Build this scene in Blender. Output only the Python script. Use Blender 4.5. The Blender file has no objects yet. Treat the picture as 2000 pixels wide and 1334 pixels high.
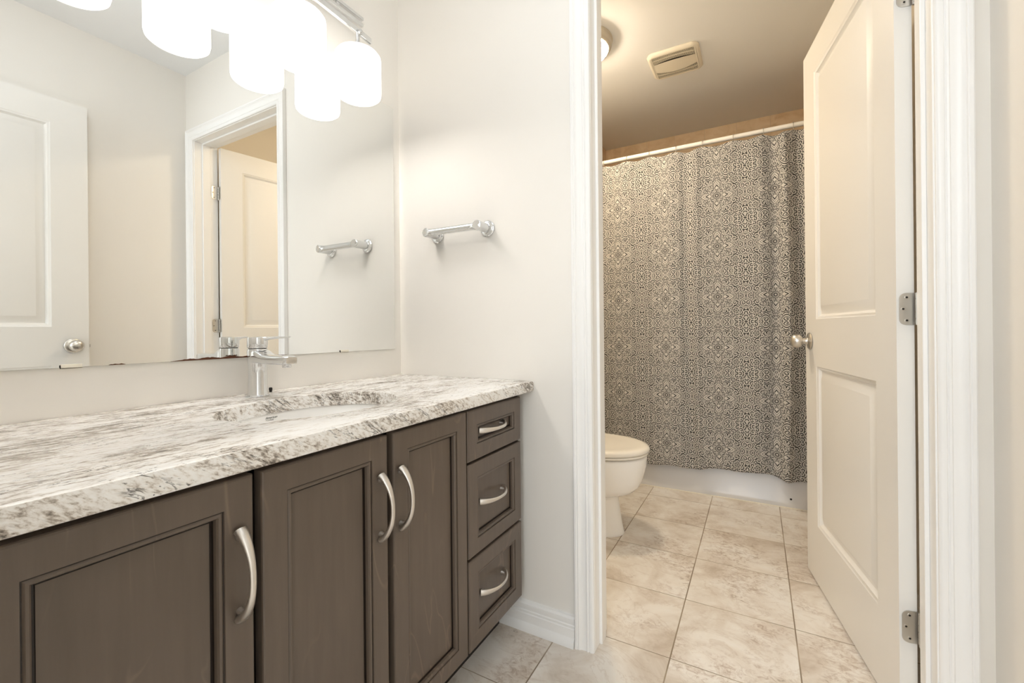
import bpy, bmesh, math, random
from math import sin, cos, pi, radians, sqrt, atan2
from mathutils import Vector, Matrix

random.seed(7)
S = bpy.context.scene
COL = S.collection

# ------------------------------------------------------------------ camera
YAW, ROLL, FPX, V0 = 29.2387, 0.53, 854.04, 645.23
CAM = Vector((1.2059, -1.2692, 0.972))
_t, _r = radians(YAW), radians(ROLL)
_F = Vector((-sin(_t), cos(_t), 0)); _R = Vector((cos(_t), sin(_t), 0)); _U = Vector((0, 0, 1))
_Rr = _R * cos(_r) - _U * sin(_r); _Ur = _R * sin(_r) + _U * cos(_r)
cd = bpy.data.cameras.new('camera'); cam = bpy.data.objects.new('camera', cd); COL.objects.link(cam)
cam.matrix_world = Matrix(((_Rr.x, _Ur.x, -_F.x, CAM.x), (_Rr.y, _Ur.y, -_F.y, CAM.y), (_Rr.z, _Ur.z, -_F.z, CAM.z), (0, 0, 0, 1)))
cd.sensor_fit = 'HORIZONTAL'; cd.sensor_width = 36.0; cd.lens = 36.0 * FPX / 2000.0
cd.shift_x = 0.0; cd.shift_y = -(667.0 - V0) / 2000.0
cd.clip_start = 0.01; cd.clip_end = 60
S.camera = cam

# ------------------------------------------------------------------ colour management, world, large lights
vs = S.view_settings
S.display_settings.display_device = 'sRGB'
vs.view_transform = 'Standard'; vs.look = 'None'; vs.gamma = 1.0; vs.use_curve_mapping = False
vs.exposure = 0.36
cy = S.cycles
cy.use_denoising = True
cy.max_bounces = 14; cy.diffuse_bounces = 8; cy.glossy_bounces = 8; cy.transmission_bounces = 6
cy.sample_clamp_indirect = 6.0
cy.caustics_reflective = False; cy.caustics_refractive = False

W = bpy.data.worlds.new('world'); S.world = W; W.use_nodes = True
W.node_tree.nodes['Background'].inputs[0].default_value = (0.85, 0.92, 1.0, 1)
W.node_tree.nodes['Background'].inputs[1].default_value = 0.6

VANITY_E = 2.0          # glass shades over the mirror
ROOM_E = 68.0           # flush lamp over the toilet
HALL_DAY_FILL = 35.0         # area light added as daylight from the unseen hall, watts
HALL_FILL = 8.0  # lamp added in the unseen hall to raise the brightness
FILL_E = 8.5           # fill globe added under the vanity room ceiling, out of view

ld = bpy.data.lights.new('hall_daylight_fill', 'AREA'); ld.shape = 'RECTANGLE'; ld.size = 1.5; ld.size_y = 1.3
ld.energy = HALL_DAY_FILL; ld.color = (0.88, 0.94, 1.0)
lo = bpy.data.objects.new('hall_daylight_fill', ld); COL.objects.link(lo)
lo.location = (1.15, -3.36, 1.55)          # added light at the unseen hall window, facing +y
lo.rotation_euler = Vector((0, 1, 0)).to_track_quat('-Z', 'Z').to_euler()

# ------------------------------------------------------------------ material toolkit
class NT:
    def __init__(s, name):
        s.m = bpy.data.materials.new(name); s.m.use_nodes = True
        s.t = s.m.node_tree; s.n = s.t.nodes
        s.b = s.n['Principled BSDF']
    def new(s, kind): return s.n.new(kind)
    def put(s, sock, v):
        if v is None: return
        if hasattr(v, 'is_output'): s.t.links.new(v, sock)
        else: sock.default_value = v
    def M(s, op, a, b=None, c=None, clamp=False):
        n = s.new('ShaderNodeMath'); n.operation = op; n.use_clamp = clamp
        for i, v in enumerate((a, b, c)): s.put(n.inputs[i], v)
        return n.outputs[0]
    def V(s, op, a, b=None):
        n = s.new('ShaderNodeVectorMath'); n.operation = op
        s.put(n.inputs[0], a); s.put(n.inputs[1], b)
        return n.outputs['Value'] if op in ('LENGTH', 'DOT_PRODUCT', 'DISTANCE') else n.outputs[0]
    def sep(s, v):
        n = s.new('ShaderNodeSeparateXYZ'); s.put(n.inputs[0], v); return n.outputs
    def comb(s, x=0.0, y=0.0, z=0.0):
        n = s.new('ShaderNodeCombineXYZ')
        for i, v in enumerate((x, y, z)): s.put(n.inputs[i], v)
        return n.outputs[0]
    def coord(s, which='Object'): return s.new('ShaderNodeTexCoord').outputs[which]
    def mapping(s, vec, rot=(0, 0, 0), scale=(1, 1, 1), loc=(0, 0, 0)):
        n = s.new('ShaderNodeMapping'); s.put(n.inputs[0], vec)
        n.inputs['Location'].default_value = loc; n.inputs['Rotation'].default_value = rot; n.inputs['Scale'].default_value = scale
        return n.outputs[0]
    def noise(s, vec, scale=5.0, detail=4.0, rough=0.5, dist=0.0):
        n = s.new('ShaderNodeTexNoise'); s.put(n.inputs['Vector'], vec)
        n.inputs['Scale'].default_value = scale; n.inputs['Detail'].default_value = detail
        n.inputs['Roughness'].default_value = rough; n.inputs['Distortion'].default_value = dist
        return n.outputs[0]
    def ramp(s, fac, stops, interp='LINEAR'):
        n = s.new('ShaderNodeValToRGB'); s.put(n.inputs[0], fac); r = n.color_ramp; r.interpolation = interp
        while len(r.elements) > 1: r.elements.remove(r.elements[-1])
        for i, (p, c) in enumerate(stops):
            e = r.elements[0] if i == 0 else r.elements.new(p)
            e.position = p; e.color = (c, c, c, 1) if isinstance(c, (int, float)) else (*c, 1)
        return n.outputs[0]
    def mix(s, f, a, b, mode='MIX'):
        n = s.new('ShaderNodeMix'); n.data_type = 'RGBA'; n.blend_type = mode
        s.put(n.inputs[0], f)
        for k, v in ((6, a), (7, b)):
            if isinstance(v, tuple): v = (*v, 1) if len(v) == 3 else v
            s.put(n.inputs[k], v)
        return n.outputs[2]
    def step(s, v, lo, hi):      # smooth 0..1 between lo and hi
        n = s.new('ShaderNodeMapRange'); n.interpolation_type = 'SMOOTHSTEP'; s.put(n.inputs[0], v)
        n.inputs[1].default_value = lo; n.inputs[2].default_value = hi; n.inputs[3].default_value = 0; n.inputs[4].default_value = 1
        return n.outputs[0]
    def bump(s, h, strength=0.2, dist=0.002):
        n = s.new('ShaderNodeBump'); n.inputs['Strength'].default_value = strength; n.inputs['Distance'].default_value = dist
        s.put(n.inputs['Height'], h); s.t.links.new(n.outputs[0], s.b.inputs['Normal'])
    def set(s, color=None, rough=None, metal=None, spec=None, coat=None):
        if color is not None:
            if isinstance(color, tuple): color = (*color, 1)
            s.put(s.b.inputs['Base Color'], color)
        s.put(s.b.inputs['Roughness'], rough); s.put(s.b.inputs['Metallic'], metal)
        s.put(s.b.inputs['Specular IOR Level'], spec); s.put(s.b.inputs['Coat Weight'], coat)
        return s.m

def paint(name, c, rough=0.5, var=0.02, bump=0.05, bscale=220.0, spec=0.4):
    k = NT(name); co = k.coord()
    n = k.noise(co, 2.3, 3, 0.5)
    col = k.mix(n, tuple(max(0, x * (1 - var)) for x in c), tuple(min(1, x * (1 + var)) for x in c))
    if bump: k.bump(k.noise(co, bscale, 2, 0.5), bump, 0.0006)
    return k.set(col, rough, 0.0, spec)

def metal(name, c, rough, brushed=0.0):
    k = NT(name); co = k.coord()
    n = k.noise(k.mapping(co, scale=(40, 40, 400)), 1.0, 2, 0.5) if brushed else k.noise(co, 30, 2, 0.5)
    r = k.M('MULTIPLY_ADD', n, brushed if brushed else 0.02, rough)
    return k.set(c, r, 1.0)

def glow(name, c, e):
    k = NT(name); k.set(c, 0.3)
    k.b.inputs['Emission Color'].default_value = (*c, 1); k.b.inputs['Emission Strength'].default_value = e
    return k.m

M = {}
M['wall'] = paint('warm_wall_paint', (0.845, 0.82, 0.775), 0.55)
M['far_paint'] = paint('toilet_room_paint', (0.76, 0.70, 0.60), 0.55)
M['ceiling'] = paint('ceiling_paint', (0.87, 0.885, 0.90), 0.8, bump=0.12, bscale=90)
M['trim'] = paint('white_trim_paint', (0.90, 0.897, 0.885), 0.32, bump=0.02)
M['door'] = paint('white_door_paint', (0.84, 0.825, 0.79), 0.34, bump=0.03)
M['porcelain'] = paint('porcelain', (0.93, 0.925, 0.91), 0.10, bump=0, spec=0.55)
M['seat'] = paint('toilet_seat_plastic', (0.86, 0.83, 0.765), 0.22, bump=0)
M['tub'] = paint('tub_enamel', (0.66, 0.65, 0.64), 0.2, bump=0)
M['caulk'] = paint('caulk', (0.85, 0.80, 0.68), 0.5)
M['plastic'] = paint('ivory_plastic', (0.84, 0.79, 0.68), 0.4, bump=0)
M['lamp_ring'] = paint('satin_lamp_ring', (0.60, 0.55, 0.46), 0.35, bump=0)
M['white_rod'] = paint('white_enamel', (0.86, 0.83, 0.77), 0.3, bump=0)
M['dark'] = paint('dark_void', (0.02, 0.018, 0.016), 0.7, bump=0)
M['ink'] = paint('black_ink', (0.01, 0.01, 0.01), 0.5, bump=0)
M['carcass'] = paint('dark_carcass', (0.018, 0.013, 0.010), 0.5)
M['chrome'] = metal('chrome', (0.74, 0.75, 0.76), 0.05)
M['nickel'] = metal('satin_nickel', (0.66, 0.63, 0.58), 0.27, 0.08)
M['pull'] = metal('brushed_nickel_pull', (0.74, 0.70, 0.65), 0.30, 0.06)
M['hinge'] = metal('hinge_steel', (0.68, 0.66, 0.62), 0.34, 0.06)
M['tarnish'] = paint('mirror_tarnish', (0.10, 0.032, 0.012), 0.5)
k = NT('mirror_silver'); M['mirror'] = k.set((0.93, 0.94, 0.93), 0.0, 1.0)
M['glass_edge'] = paint('mirror_edge', (0.42, 0.45, 0.42), 0.2, bump=0)
M['shade'] = glow('opal_shade', (1.0, 0.955, 0.895), VANITY_E)
M['bulb'] = glow('bright_shade_opening', (1.0, 0.955, 0.895), VANITY_E * 13.5)
M['lamp'] = glow('opal_lamp', (1.0, 0.84, 0.63), ROOM_E)
M['fill_globe'] = glow('cool_fill_globe_glass', (0.93, 0.965, 1.0), FILL_E)
M['hall_fill_lamp'] = glow('hall_fill_lamp_glass', (1.0, 0.94, 0.86), HALL_FILL)
k = NT('clear_plastic'); k.b.inputs['Transmission Weight'].default_value = 0.75; M['clear'] = k.set((0.92, 0.88, 0.80), 0.12)

def wood():
    k = NT('espresso_stained_maple'); co = k.coord()
    g = k.noise(k.mapping(co, scale=(60, 60, 5)), 1.0, 6, 0.6, 0.4)
    cl = k.noise(k.mapping(co, scale=(6, 6, 3.0)), 1.0, 3, 0.55, 0.5)
    f = k.noise(k.mapping(co, rot=(0.35, 0, 0), scale=(3, 7.5, 2.6)), 1.0, 2.5, 0.45, 1.1)      # cathedral figure
    ring = k.M('ABSOLUTE', k.M('SUBTRACT', k.M('FRACT', k.M('MULTIPLY', f, 5.0)), 0.5))
    line = k.M('SUBTRACT', 1.0, k.step(ring, 0.0, 0.07))
    line = k.M('MULTIPLY', line, k.step(k.noise(co, 4.0, 2, 0.5), 0.44, 0.60))
    c = k.mix(g, (0.092, 0.070, 0.053), (0.158, 0.122, 0.095))
    c = k.mix(k.M('MULTIPLY', cl, 0.55), c, (0.124, 0.094, 0.072))
    c = k.mix(k.M('MULTIPLY', line, 0.6), c, (0.21, 0.155, 0.115))
    speck = k.step(k.noise(co, 900, 2, 0.5), 0.72, 0.8)
    c = k.mix(k.M('MULTIPLY', speck, 0.35), c, (0.20, 0.17, 0.14))
    k.bump(g, 0.08, 0.0005)
    return k.set(c, 0.33, 0.0, 0.5)
M['wood'] = wood()
M['groove_dark'] = paint('dark_groove', (0.016, 0.010, 0.007), 0.35)  # darker tone along the panel moulding grooves

def granite():
    k = NT('streaked_granite'); co = k.coord()
    base = k.mapping(co, rot=(0.55, 0.0, 0.09))
    warp = k.noise(k.mapping(base, scale=(9, 3, 9)), 1.0, 3, 0.5)
    wv = k.comb(k.M('MULTIPLY', warp, 2.6), 0.0, k.M('MULTIPLY', warp, 1.6))
    n1 = k.noise(k.V('ADD', k.mapping(base, scale=(115, 5.5, 60)), wv), 1.0, 7, 0.60, 0.3)
    n2 = k.noise(k.V('ADD', k.mapping(base, scale=(380, 60, 260), loc=(3, 1, 2)), wv), 1.0, 5, 0.62, 0.2)
    big = k.noise(k.mapping(base, scale=(13, 1.5, 8), loc=(1.3, 7.7, 0.2)), 1.0, 4, 0.55, 0.4)
    v = k.M('ADD', k.M('MULTIPLY', n1, 0.64), k.M('MULTIPLY', n2, 0.36))
    gx = k.sep(co)[0]
    band = k.M('ADD', k.M('MULTIPLY', k.M('SUBTRACT', big, 0.5), 0.44), k.M('MULTIPLY_ADD', k.step(gx, 0.0, 0.45), 0.050, -0.036))
    ge = k.new('ShaderNodeNewGeometry'); nz = k.M('ABSOLUTE', k.sep(ge.outputs['Normal'])[2])
    cut = k.M('SUBTRACT', 1.0, k.step(nz, 0.45, 0.9))                     # sawn edges show the grain end-on
    sp = k.noise(k.mapping(base, scale=(150, 85, 210), loc=(4, 4, 4)), 1.0, 6, 0.66, 0.3)
    ve = k.M('SUBTRACT', k.M('ADD', k.M('MULTIPLY', n1, 0.34), k.M('MULTIPLY', sp, 0.66)), 0.022)
    v = k.M('ADD', v, k.M('MULTIPLY', k.M('SUBTRACT', ve, v), cut))
    v = k.M('ADD', v, band)
    c = k.ramp(v, [(0.34, (0.17, 0.150, 0.132)), (0.39, (0.36, 0.315, 0.27)), (0.435, (0.56, 0.51, 0.455)),
                   (0.475, (0.76, 0.725, 0.68)), (0.52, (0.86, 0.84, 0.81)), (0.60, (0.91, 0.905, 0.89))])
    # thin dark mineral seams and short flecks
    r1 = k.noise(k.V('ADD', k.mapping(base, scale=(75, 4.2, 40), loc=(5, 3, 1)), wv), 1.0, 6, 0.58, 0.5)
    seam = k.M('SUBTRACT', 1.0, k.step(k.M('ABSOLUTE', k.M('SUBTRACT', r1, 0.5)), 0.004, 0.016))
    seam = k.M('MULTIPLY', seam, k.step(k.M('SUBTRACT', k.noise(k.mapping(base, scale=(26, 5, 20)), 1.0, 3, 0.5), band), 0.47, 0.58))
    fl = k.noise(k.V('ADD', k.mapping(base, scale=(260, 38, 180), loc=(9, 2, 5)), wv), 1.0, 4, 0.6, 0.3)
    fleck = k.M('MULTIPLY', k.step(fl, 0.60, 0.66), k.step(k.noise(k.mapping(base, scale=(16, 6, 16), loc=(2, 2, 2)), 1.0, 2, 0.5), 0.46, 0.58))
    c = k.mix(k.M('MULTIPLY', k.M('MAXIMUM', seam, fleck), 0.80), c, (0.055, 0.048, 0.043))
    return k.set(c, 0.24, 0.0, 0.35)
M['granite'] = granite()

TX, TY, TX0, TY0 = 0.3315, 0.3215, 0.643, 0.080
def floor_tile():
    k = NT('stone_look_floor_tile'); co = k.coord(); x, y, _ = k.sep(co)
    u = k.M('DIVIDE', k.M('SUBTRACT', x, TX0), TX); v = k.M('DIVIDE', k.M('SUBTRACT', y, TY0), TY)
    iu, iv = k.M('FLOOR', u), k.M('FLOOR', v)
    fu = k.M('ABSOLUTE', k.M('SUBTRACT', k.M('FRACT', u), 0.5)); fv = k.M('ABSOLUTE', k.M('SUBTRACT', k.M('FRACT', v), 0.5))
    du = k.M('MULTIPLY', k.M('SUBTRACT', 0.5, fu), TX); dv = k.M('MULTIPLY', k.M('SUBTRACT', 0.5, fv), TY)
    gx = k.M('SUBTRACT', 1.0, k.step(du, 0.0012, 0.0025)); gy = k.M('SUBTRACT', 1.0, k.step(dv, 0.0007, 0.0020))
    grout = k.M('MAXIMUM', gx, gy)
    wn = k.new('ShaderNodeTexWhiteNoise'); wn.noise_dimensions = '2D'; k.put(wn.inputs['Vector'], k.comb(iu, iv, 0.0))
    off = k.V('SCALE', wn.outputs['Color']); off.node.inputs['Scale'].default_value = 11.0
    p = k.V('ADD', co, off)
    cloud = k.noise(p, 5.5, 5, 0.6, 0.6)
    mott = k.noise(k.mapping(p, rot=(0, 0, 0.35), scale=(38, 52, 1)), 1.0, 8, 0.74, 1.0)
    vein = k.M('ABSOLUTE', k.M('SUBTRACT', k.noise(k.mapping(p, rot=(0, 0, 0.4), scale=(5, 9, 1)), 1.0, 6, 0.62, 1.2), 0.5))
    c = k.ramp(cloud, [(0.30, (0.58, 0.505, 0.425)), (0.43, (0.73, 0.67, 0.60)), (0.55, (0.83, 0.79, 0.735)), (0.70, (0.87, 0.85, 0.815))])
    patch = k.step(k.noise(p, 4.0, 4, 0.55, 0.5), 0.47, 0.62)
    sp = k.M('MULTIPLY', k.step(mott, 0.44, 0.66), patch)
    c = k.mix(k.M('MULTIPLY', sp, 0.66), c, (0.36, 0.25, 0.175))
    sp2 = k.M('MULTIPLY', k.step(mott, 0.56, 0.66), k.step(k.noise(p, 3.1, 3, 0.5, 0.4), 0.57, 0.66))
    c = k.mix(k.M('MULTIPLY', sp2, 0.6), c, (0.17, 0.135, 0.10))
    c = k.mix(k.M('MULTIPLY', k.M('SUBTRACT', 1.0, k.step(vein, 0.0, 0.022)), 0.24), c, (0.46, 0.355, 0.27))
    gcol = k.mix(k.step(k.noise(co, 3.0, 2, 0.5), 0.45, 0.6), (0.26, 0.205, 0.145), (0.45, 0.37, 0.28))
    c = k.mix(grout, c, gcol)
    k.bump(k.M('SUBTRACT', 1.0, grout), 0.5, 0.001)
    return k.set(c, k.M('MULTIPLY_ADD', grout, 0.4, 0.30), 0.0, 0.4)
M['floor'] = floor_tile()

def wall_tile():
    k = NT('beige_marble_tile'); co = k.coord(); x, y, z = k.sep(co)
    s = k.M('ADD', x, y)
    u = k.M('DIVIDE', k.M('SUBTRACT', s, 2.234 + 0.468), 0.2075); v = k.M('DIVIDE', k.M('SUBTRACT', z, 2.265), 0.2075)
    du = k.M('SUBTRACT', 0.5, k.M('ABSOLUTE', k.M('SUBTRACT', k.M('FRACT', u), 0.5)))
    dv = k.M('SUBTRACT', 0.5, k.M('ABSOLUTE', k.M('SUBTRACT', k.M('FRACT', v), 0.5)))
    g = k.M('SUBTRACT', 1.0, k.step(k.M('MINIMUM', du, dv), 0.004, 0.009))
    wn = k.new('ShaderNodeTexWhiteNoise'); wn.noise_dimensions = '2D'; k.put(wn.inputs['Vector'], k.comb(k.M('FLOOR', u), k.M('FLOOR', v), 0.0))
    off = k.V('SCALE', wn.outputs['Color']); off.node.inputs['Scale'].default_value = 9.0
    n = k.noise(k.V('ADD', co, off), 11, 6, 0.6, 0.8)
    c = k.ramp(n, [(0.30, (0.62, 0.46, 0.29)), (0.5, (0.74, 0.58, 0.39)), (0.7, (0.80, 0.66, 0.48))])
    c = k.mix(k.M('MULTIPLY', wn.outputs['Value'], 0.25), c, (0.66, 0.48, 0.31))
    c = k.mix(g, c, (0.62, 0.50, 0.36))
    return k.set(c, 0.25, 0.0, 0.45)
M['wall_tile'] = wall_tile()

def fabric():
    PX, PZ, X0, Z0 = 0.2835, 0.2885, 1.013, 1.441
    k = NT('printed_curtain_cotton'); uv = k.coord('UV'); s, t, _ = k.sep(uv)
    a = k.M('MULTIPLY', k.M('PINGPONG', k.M('DIVIDE', k.M('SUBTRACT', s, X0 - 10 * PX), PX), 0.5), 2.0)
    b = k.M('MULTIPLY', k.M('PINGPONG', k.M('DIVIDE', k.M('SUBTRACT', t, Z0 - 10 * PZ), PZ), 0.5), 2.0)
    aa, bb = k.M('SUBTRACT', 1.0, a), k.M('SUBTRACT', 1.0, b)
    sub, mul, add, ab = (lambda p, q: k.M('SUBTRACT', p, q)), (lambda p, q: k.M('MULTIPLY', p, q)), (lambda p, q: k.M('ADD', p, q)), (lambda p: k.M('ABSOLUTE', p))
    def near(v, c, w): return k.M('SUBTRACT', 1.0, k.step(ab(sub(v, c)), w * 0.6, w))
    def scroll(kx, turns, width, seed, rnd=0.75):
        vec = k.comb(add(mul(a, kx), seed), add(mul(b, kx), seed * 1.7), 0.0)
        vo = k.new('ShaderNodeTexVoronoi'); vo.voronoi_dimensions = '2D'; vo.feature = 'F1'
        k.put(vo.inputs['Vector'], vec); vo.inputs['Scale'].default_value = 1.0; vo.inputs['Randomness'].default_value = rnd
        l = k.V('SUBTRACT', vec, vo.outputs['Position']); lx, ly, _z = k.sep(l)
        cr, cg, cb = k.sep(vo.outputs['Color'])
        sg = sub(mul(k.M('GREATER_THAN', cr, 0.5), 2.0), 1.0)
        ang = mul(k.M('DIVIDE', k.M('ARCTAN2', ly, lx), 2 * pi), sg)
        ph = k.M('FRACT', add(add(ang, mul(vo.outputs['Distance'], turns)), cg))
        return k.M('SUBTRACT', 1.0, k.step(ab(sub(ph, 0.5)), width - 0.07, width + 0.07)), vo.outputs['Distance']
    big, d1 = scroll(6.2, 2.3, 0.25, 3.3)
    fine, d2 = scroll(9.0, 1.9, 0.255, 11.1)
    # finer ornament along the lattice bands, larger scrollwork inside the medallions
    r2 = k.M('MINIMUM', a, b)
    mixer = k.step(add(mul(a, 0.55), mul(b, 0.55)), 0.36, 0.48)
    mixer = mul(mixer, k.step(r2, 0.10, 0.2))
    fill = k.M('MAXIMUM', mul(big, mixer), mul(mul(fine, sub(1.0, mixer)), 0.93))
    # flower with dark petals
    fx, fy = sub(a, 0.66), sub(b, 0.56)
    fr = k.M('SQRT', add(mul(fx, fx), mul(fy, fy))); fa = k.M('ARCTAN2', fy, fx)
    pet = k.M('DIVIDE', fr, add(0.125, mul(k.M('COSINE', mul(fa, 5.0)), 0.055)))
    flower = k.M('MAXIMUM', k.M('MAXIMUM', near(pet, 1.0, 0.15), near(pet, 0.5, 0.17)), sub(1.0, k.step(fr, 0.018, 0.03)))
    fin = sub(1.0, k.step(pet, 1.2, 1.35))
    m = k.mix(fin, fill, flower)
    def leaf(px, py, cx, lx, wy, tip):
        q = k.M('DIVIDE', sub(px, cx), lx)
        f = add(k.M('DIVIDE', ab(py), wy), mul(q, q))
        chev = add(mul(q, tip), mul(k.M('DIVIDE', ab(py), wy), 1.0))
        inner = k.M('MAXIMUM', near(chev, 0.05, 0.2), mul(near(chev, 0.62, 0.09), 0.9))
        dark = k.M('MAXIMUM', near(f, 1.0, 0.12), mul(inner, sub(1.0, k.step(f, 0.7, 0.8))))
        return f, dark
    for px, py, cx, lx, wy, tip in ((a, b, 0.385, 0.20, 0.135, 1.0), (b, a, 0.41, 0.18, 0.13, 1.0)):
        f, dk = leaf(px, py, cx, lx, wy, tip)
        m = k.mix(sub(1.0, k.step(f, 1.12, 1.26)), m, dk)
    for px, py, cx, lx, wy in ((a, bb, 0.34, 0.21, 0.24), (b, aa, 0.27, 0.20, 0.20)):
        q = k.M('DIVIDE', sub(px, cx), lx); f = add(k.M('DIVIDE', ab(py), wy), mul(q, q))
        sx, sy = sub(px, cx), sub(py, 0.085)
        sr = k.M('SQRT', add(mul(sx, sx), mul(sy, sy)))
        ph = k.M('FRACT', add(k.M('DIVIDE', k.M('ARCTAN2', sy, sx), 2 * pi), mul(sr, 13.0)))
        sp = sub(1.0, k.step(ab(sub(ph, 0.5)), 0.16, 0.28))
        dk = k.M('MAXIMUM', k.M('MAXIMUM', near(f, 1.0, 0.105), mul(near(f, 0.66, 0.085), 0.9)), mul(sp, sub(1.0, k.step(f, 0.5, 0.6))))
        m = k.mix(sub(1.0, k.step(f, 1.12, 1.28)), m, dk)
    r0 = k.M('SQRT', add(mul(a, a), mul(b, b)))
    med = k.M('MAXIMUM', near(r0, 0.055, 0.03), mul(near(r0, 0.12, 0.03), 0.8))
    m = k.mix(sub(1.0, k.step(r0, 0.13, 0.16)), m, mul(med, 0.9))
    weave = k.noise(uv, 900, 2, 0.5)
    cream = k.mix(weave, (0.55, 0.53, 0.49), (0.64, 0.62, 0.58))
    c = k.mix(k.M('MULTIPLY', m, 0.97), cream, (0.026, 0.026, 0.028))
    k.bump(k.noise(uv, 60, 3, 0.5), 0.15, 0.002)
    return k.set(c, 0.85, 0.0, 0.2)
M['fabric'] = fabric()

# ------------------------------------------------------------------ mesh toolkit
class MB:
    def __init__(s): s.v = []; s.f = []; s.mi = []; s.uv = None
    def add(s, vs, fs, m=0):
        o = len(s.v); s.v += [tuple(v) for v in vs]
        for f in fs: s.f.append(tuple(i + o for i in f)); s.mi.append(m)
        return s
    def box(s, x0, x1, y0, y1, z0, z1, m=0):
        v = [(x, y, z) for x in (x0, x1) for y in (y0, y1) for z in (z0, z1)]
        return s.add(v, [(0, 1, 3, 2), (4, 6, 7, 5), (0, 4, 5, 1), (2, 3, 7, 6), (0, 2, 6, 4), (1, 5, 7, 3)], m)
    def rings(s, rings, cap0=True, cap1=True, closed=True, m=0):
        n = len(rings[0]); vs = [p for r in rings for p in r]; fs = []
        for i in range(len(rings) - 1):
            for j in range(n if closed else n - 1):
                k2 = (j + 1) % n
                fs.append((i * n + j, i * n + k2, (i + 1) * n + k2, (i + 1) * n + j))
        if cap0: fs.append(tuple(range(n))[::-1])
        if cap1: fs.append(tuple((len(rings) - 1) * n + j for j in range(n)))
        return s.add(vs, fs, m)
    def lathe(s, prof, origin=(0, 0, 0), axis='Z', seg=32, m=0, cap=True):
        o = Vector(origin); rs = []
        A = {'X': (Vector((1, 0, 0)), Vector((0, 1, 0)), Vector((0, 0, 1))), 'Y': (Vector((0, 1, 0)), Vector((0, 0, 1)), Vector((1, 0, 0))), 'Z': (Vector((0, 0, 1)), Vector((1, 0, 0)), Vector((0, 1, 0)))}
        d, e, g = A[axis] if isinstance(axis, str) else axis
        for r, h in prof:
            r = max(r, 1e-5)
            rs.append([o + d * h + e * (r * cos(2 * pi * i / seg)) + g * (r * sin(2 * pi * i / seg)) for i in range(seg)])
        return s.rings(rs, cap, cap, True, m)
    def tube(s, pts, rad, seg=12, up=(0, 0, 1), flat=1.0, closed=False, m=0):
        pts = [Vector(p) for p in pts]; n = len(pts); rs = []; up = Vector(up)
        for i, p in enumerate(pts):
            a = pts[(i - 1) % n] if (closed or i > 0) else p; b = pts[(i + 1) % n] if (closed or i < n - 1) else p
            d = (b - a).normalized(); e = d.cross(up)
            if e.length < 1e-4: e = d.cross(Vector((1, 0, 0)))
            e.normalize(); g = e.cross(d)
            r = rad[i] if isinstance(rad, (list, tuple)) else rad
            rs.append([p + e * (r * cos(2 * pi * j / seg)) + g * (r * flat * sin(2 * pi * j / seg)) for j in range(seg)])
        if closed:
            rs.append(rs[0]); return s.rings(rs, False, False, True, m)
        return s.rings(rs, True, True, True, m)
    def build(s, name, mats, parent=None, smooth=None, bevel=0.0, seg=2, weld=False):
        me = bpy.data.meshes.new(name); me.from_pydata(s.v, [], s.f)
        if not isinstance(mats, (list, tuple)): mats = [mats]
        for m in mats: me.materials.append(m)
        me.polygons.foreach_set('material_index', s.mi)
        bm = bmesh.new(); bm.from_mesh(me)
        if weld: bmesh.ops.remove_doubles(bm, verts=bm.verts, dist=1e-5)
        bmesh.ops.recalc_face_normals(bm, faces=bm.faces); bm.to_mesh(me); bm.free()
        if smooth is not None:
            me.shade_smooth() if hasattr(me, 'shade_smooth') else None
            me.set_sharp_from_angle(angle=radians(smooth))
        o = bpy.data.objects.new(name, me); COL.objects.link(o)
        if bevel:
            md = o.modifiers.new('bevel', 'BEVEL'); md.width = bevel; md.segments = seg; md.limit_method = 'ANGLE'; md.angle_limit = radians(40)
            md.harden_normals = False
        if parent is not None: o.parent = parent
        return o

def tag(o, label, cat=None, group=None, kind=None):
    o['label'] = label
    if cat: o['category'] = cat
    if group: o['group'] = group
    if kind: o['kind'] = kind
    return o
def thing(name, loc, label, cat, group=None, rz=0.0, kind=None):
    o = bpy.data.objects.new(name, None); COL.objects.link(o); o.empty_display_size = 0.05
    o.location = loc; o.rotation_euler = (0, 0, rz)
    return tag(o, label, cat, group, kind)
def struct(name, mb, mat, label, cat, **kw):
    o = mb.build(name, mat, None, **kw)
    return tag(o, label, cat, None, 'structure')
def copy_tree(o, parent=None):
    c = o.copy(); COL.objects.link(c)
    if parent is not None: c.parent = parent
    for ch in list(o.children): copy_tree(ch, c)
    return c

# ------------------------------------------------------------------ room shell
H = 2.435; WX = 1.630; YB = -1.25; WT = 0.114
JL, JR = 0.774, 1.540                       # inner faces of the doorway's jambs
HEAD = 2.046
FX, FR, FY = 0.130, 1.662, 2.234            # toilet room: left, right, far

struct('floor', MB().box(-0.5, 2.4, -3.5, 2.4, -0.08, 0.0), M['floor'], 'cream stone-look ceramic floor tiles with brown grout lines', 'floor')
struct('wall_left', MB().box(-0.12, 0.0, YB - 0.115, 0.0, 0, H), M['wall'], 'warm white wall behind the mirror and the vanity', 'wall')
e = MB().box(-0.12, JL - 0.018, 0, WT, 0, H).box(JR + 0.018, WX + 0.1, 0, WT, 0, H).box(JL - 0.018, JR + 0.018, 0, WT, HEAD + 0.018, H)
struct('wall_end', e, M['wall'], 'warm white wall with the towel bar and the open doorway', 'wall')
struct('wall_right', MB().box(WX, WX + 0.1, YB - 0.115, 0.0, 0, H), M['wall'], 'beige side wall at the right edge, seen again in the mirror', 'wall')
EX0, EX1 = 0.80, 1.578                      # entry doorway in the rear wall, the photograph is taken through it
e = MB().box(-0.12, EX0, YB - 0.115, YB, 0, H).box(EX1, WX + 0.1, YB - 0.115, YB, 0, H).box(EX0, EX1, YB - 0.115, YB, 2.06, H)
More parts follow.
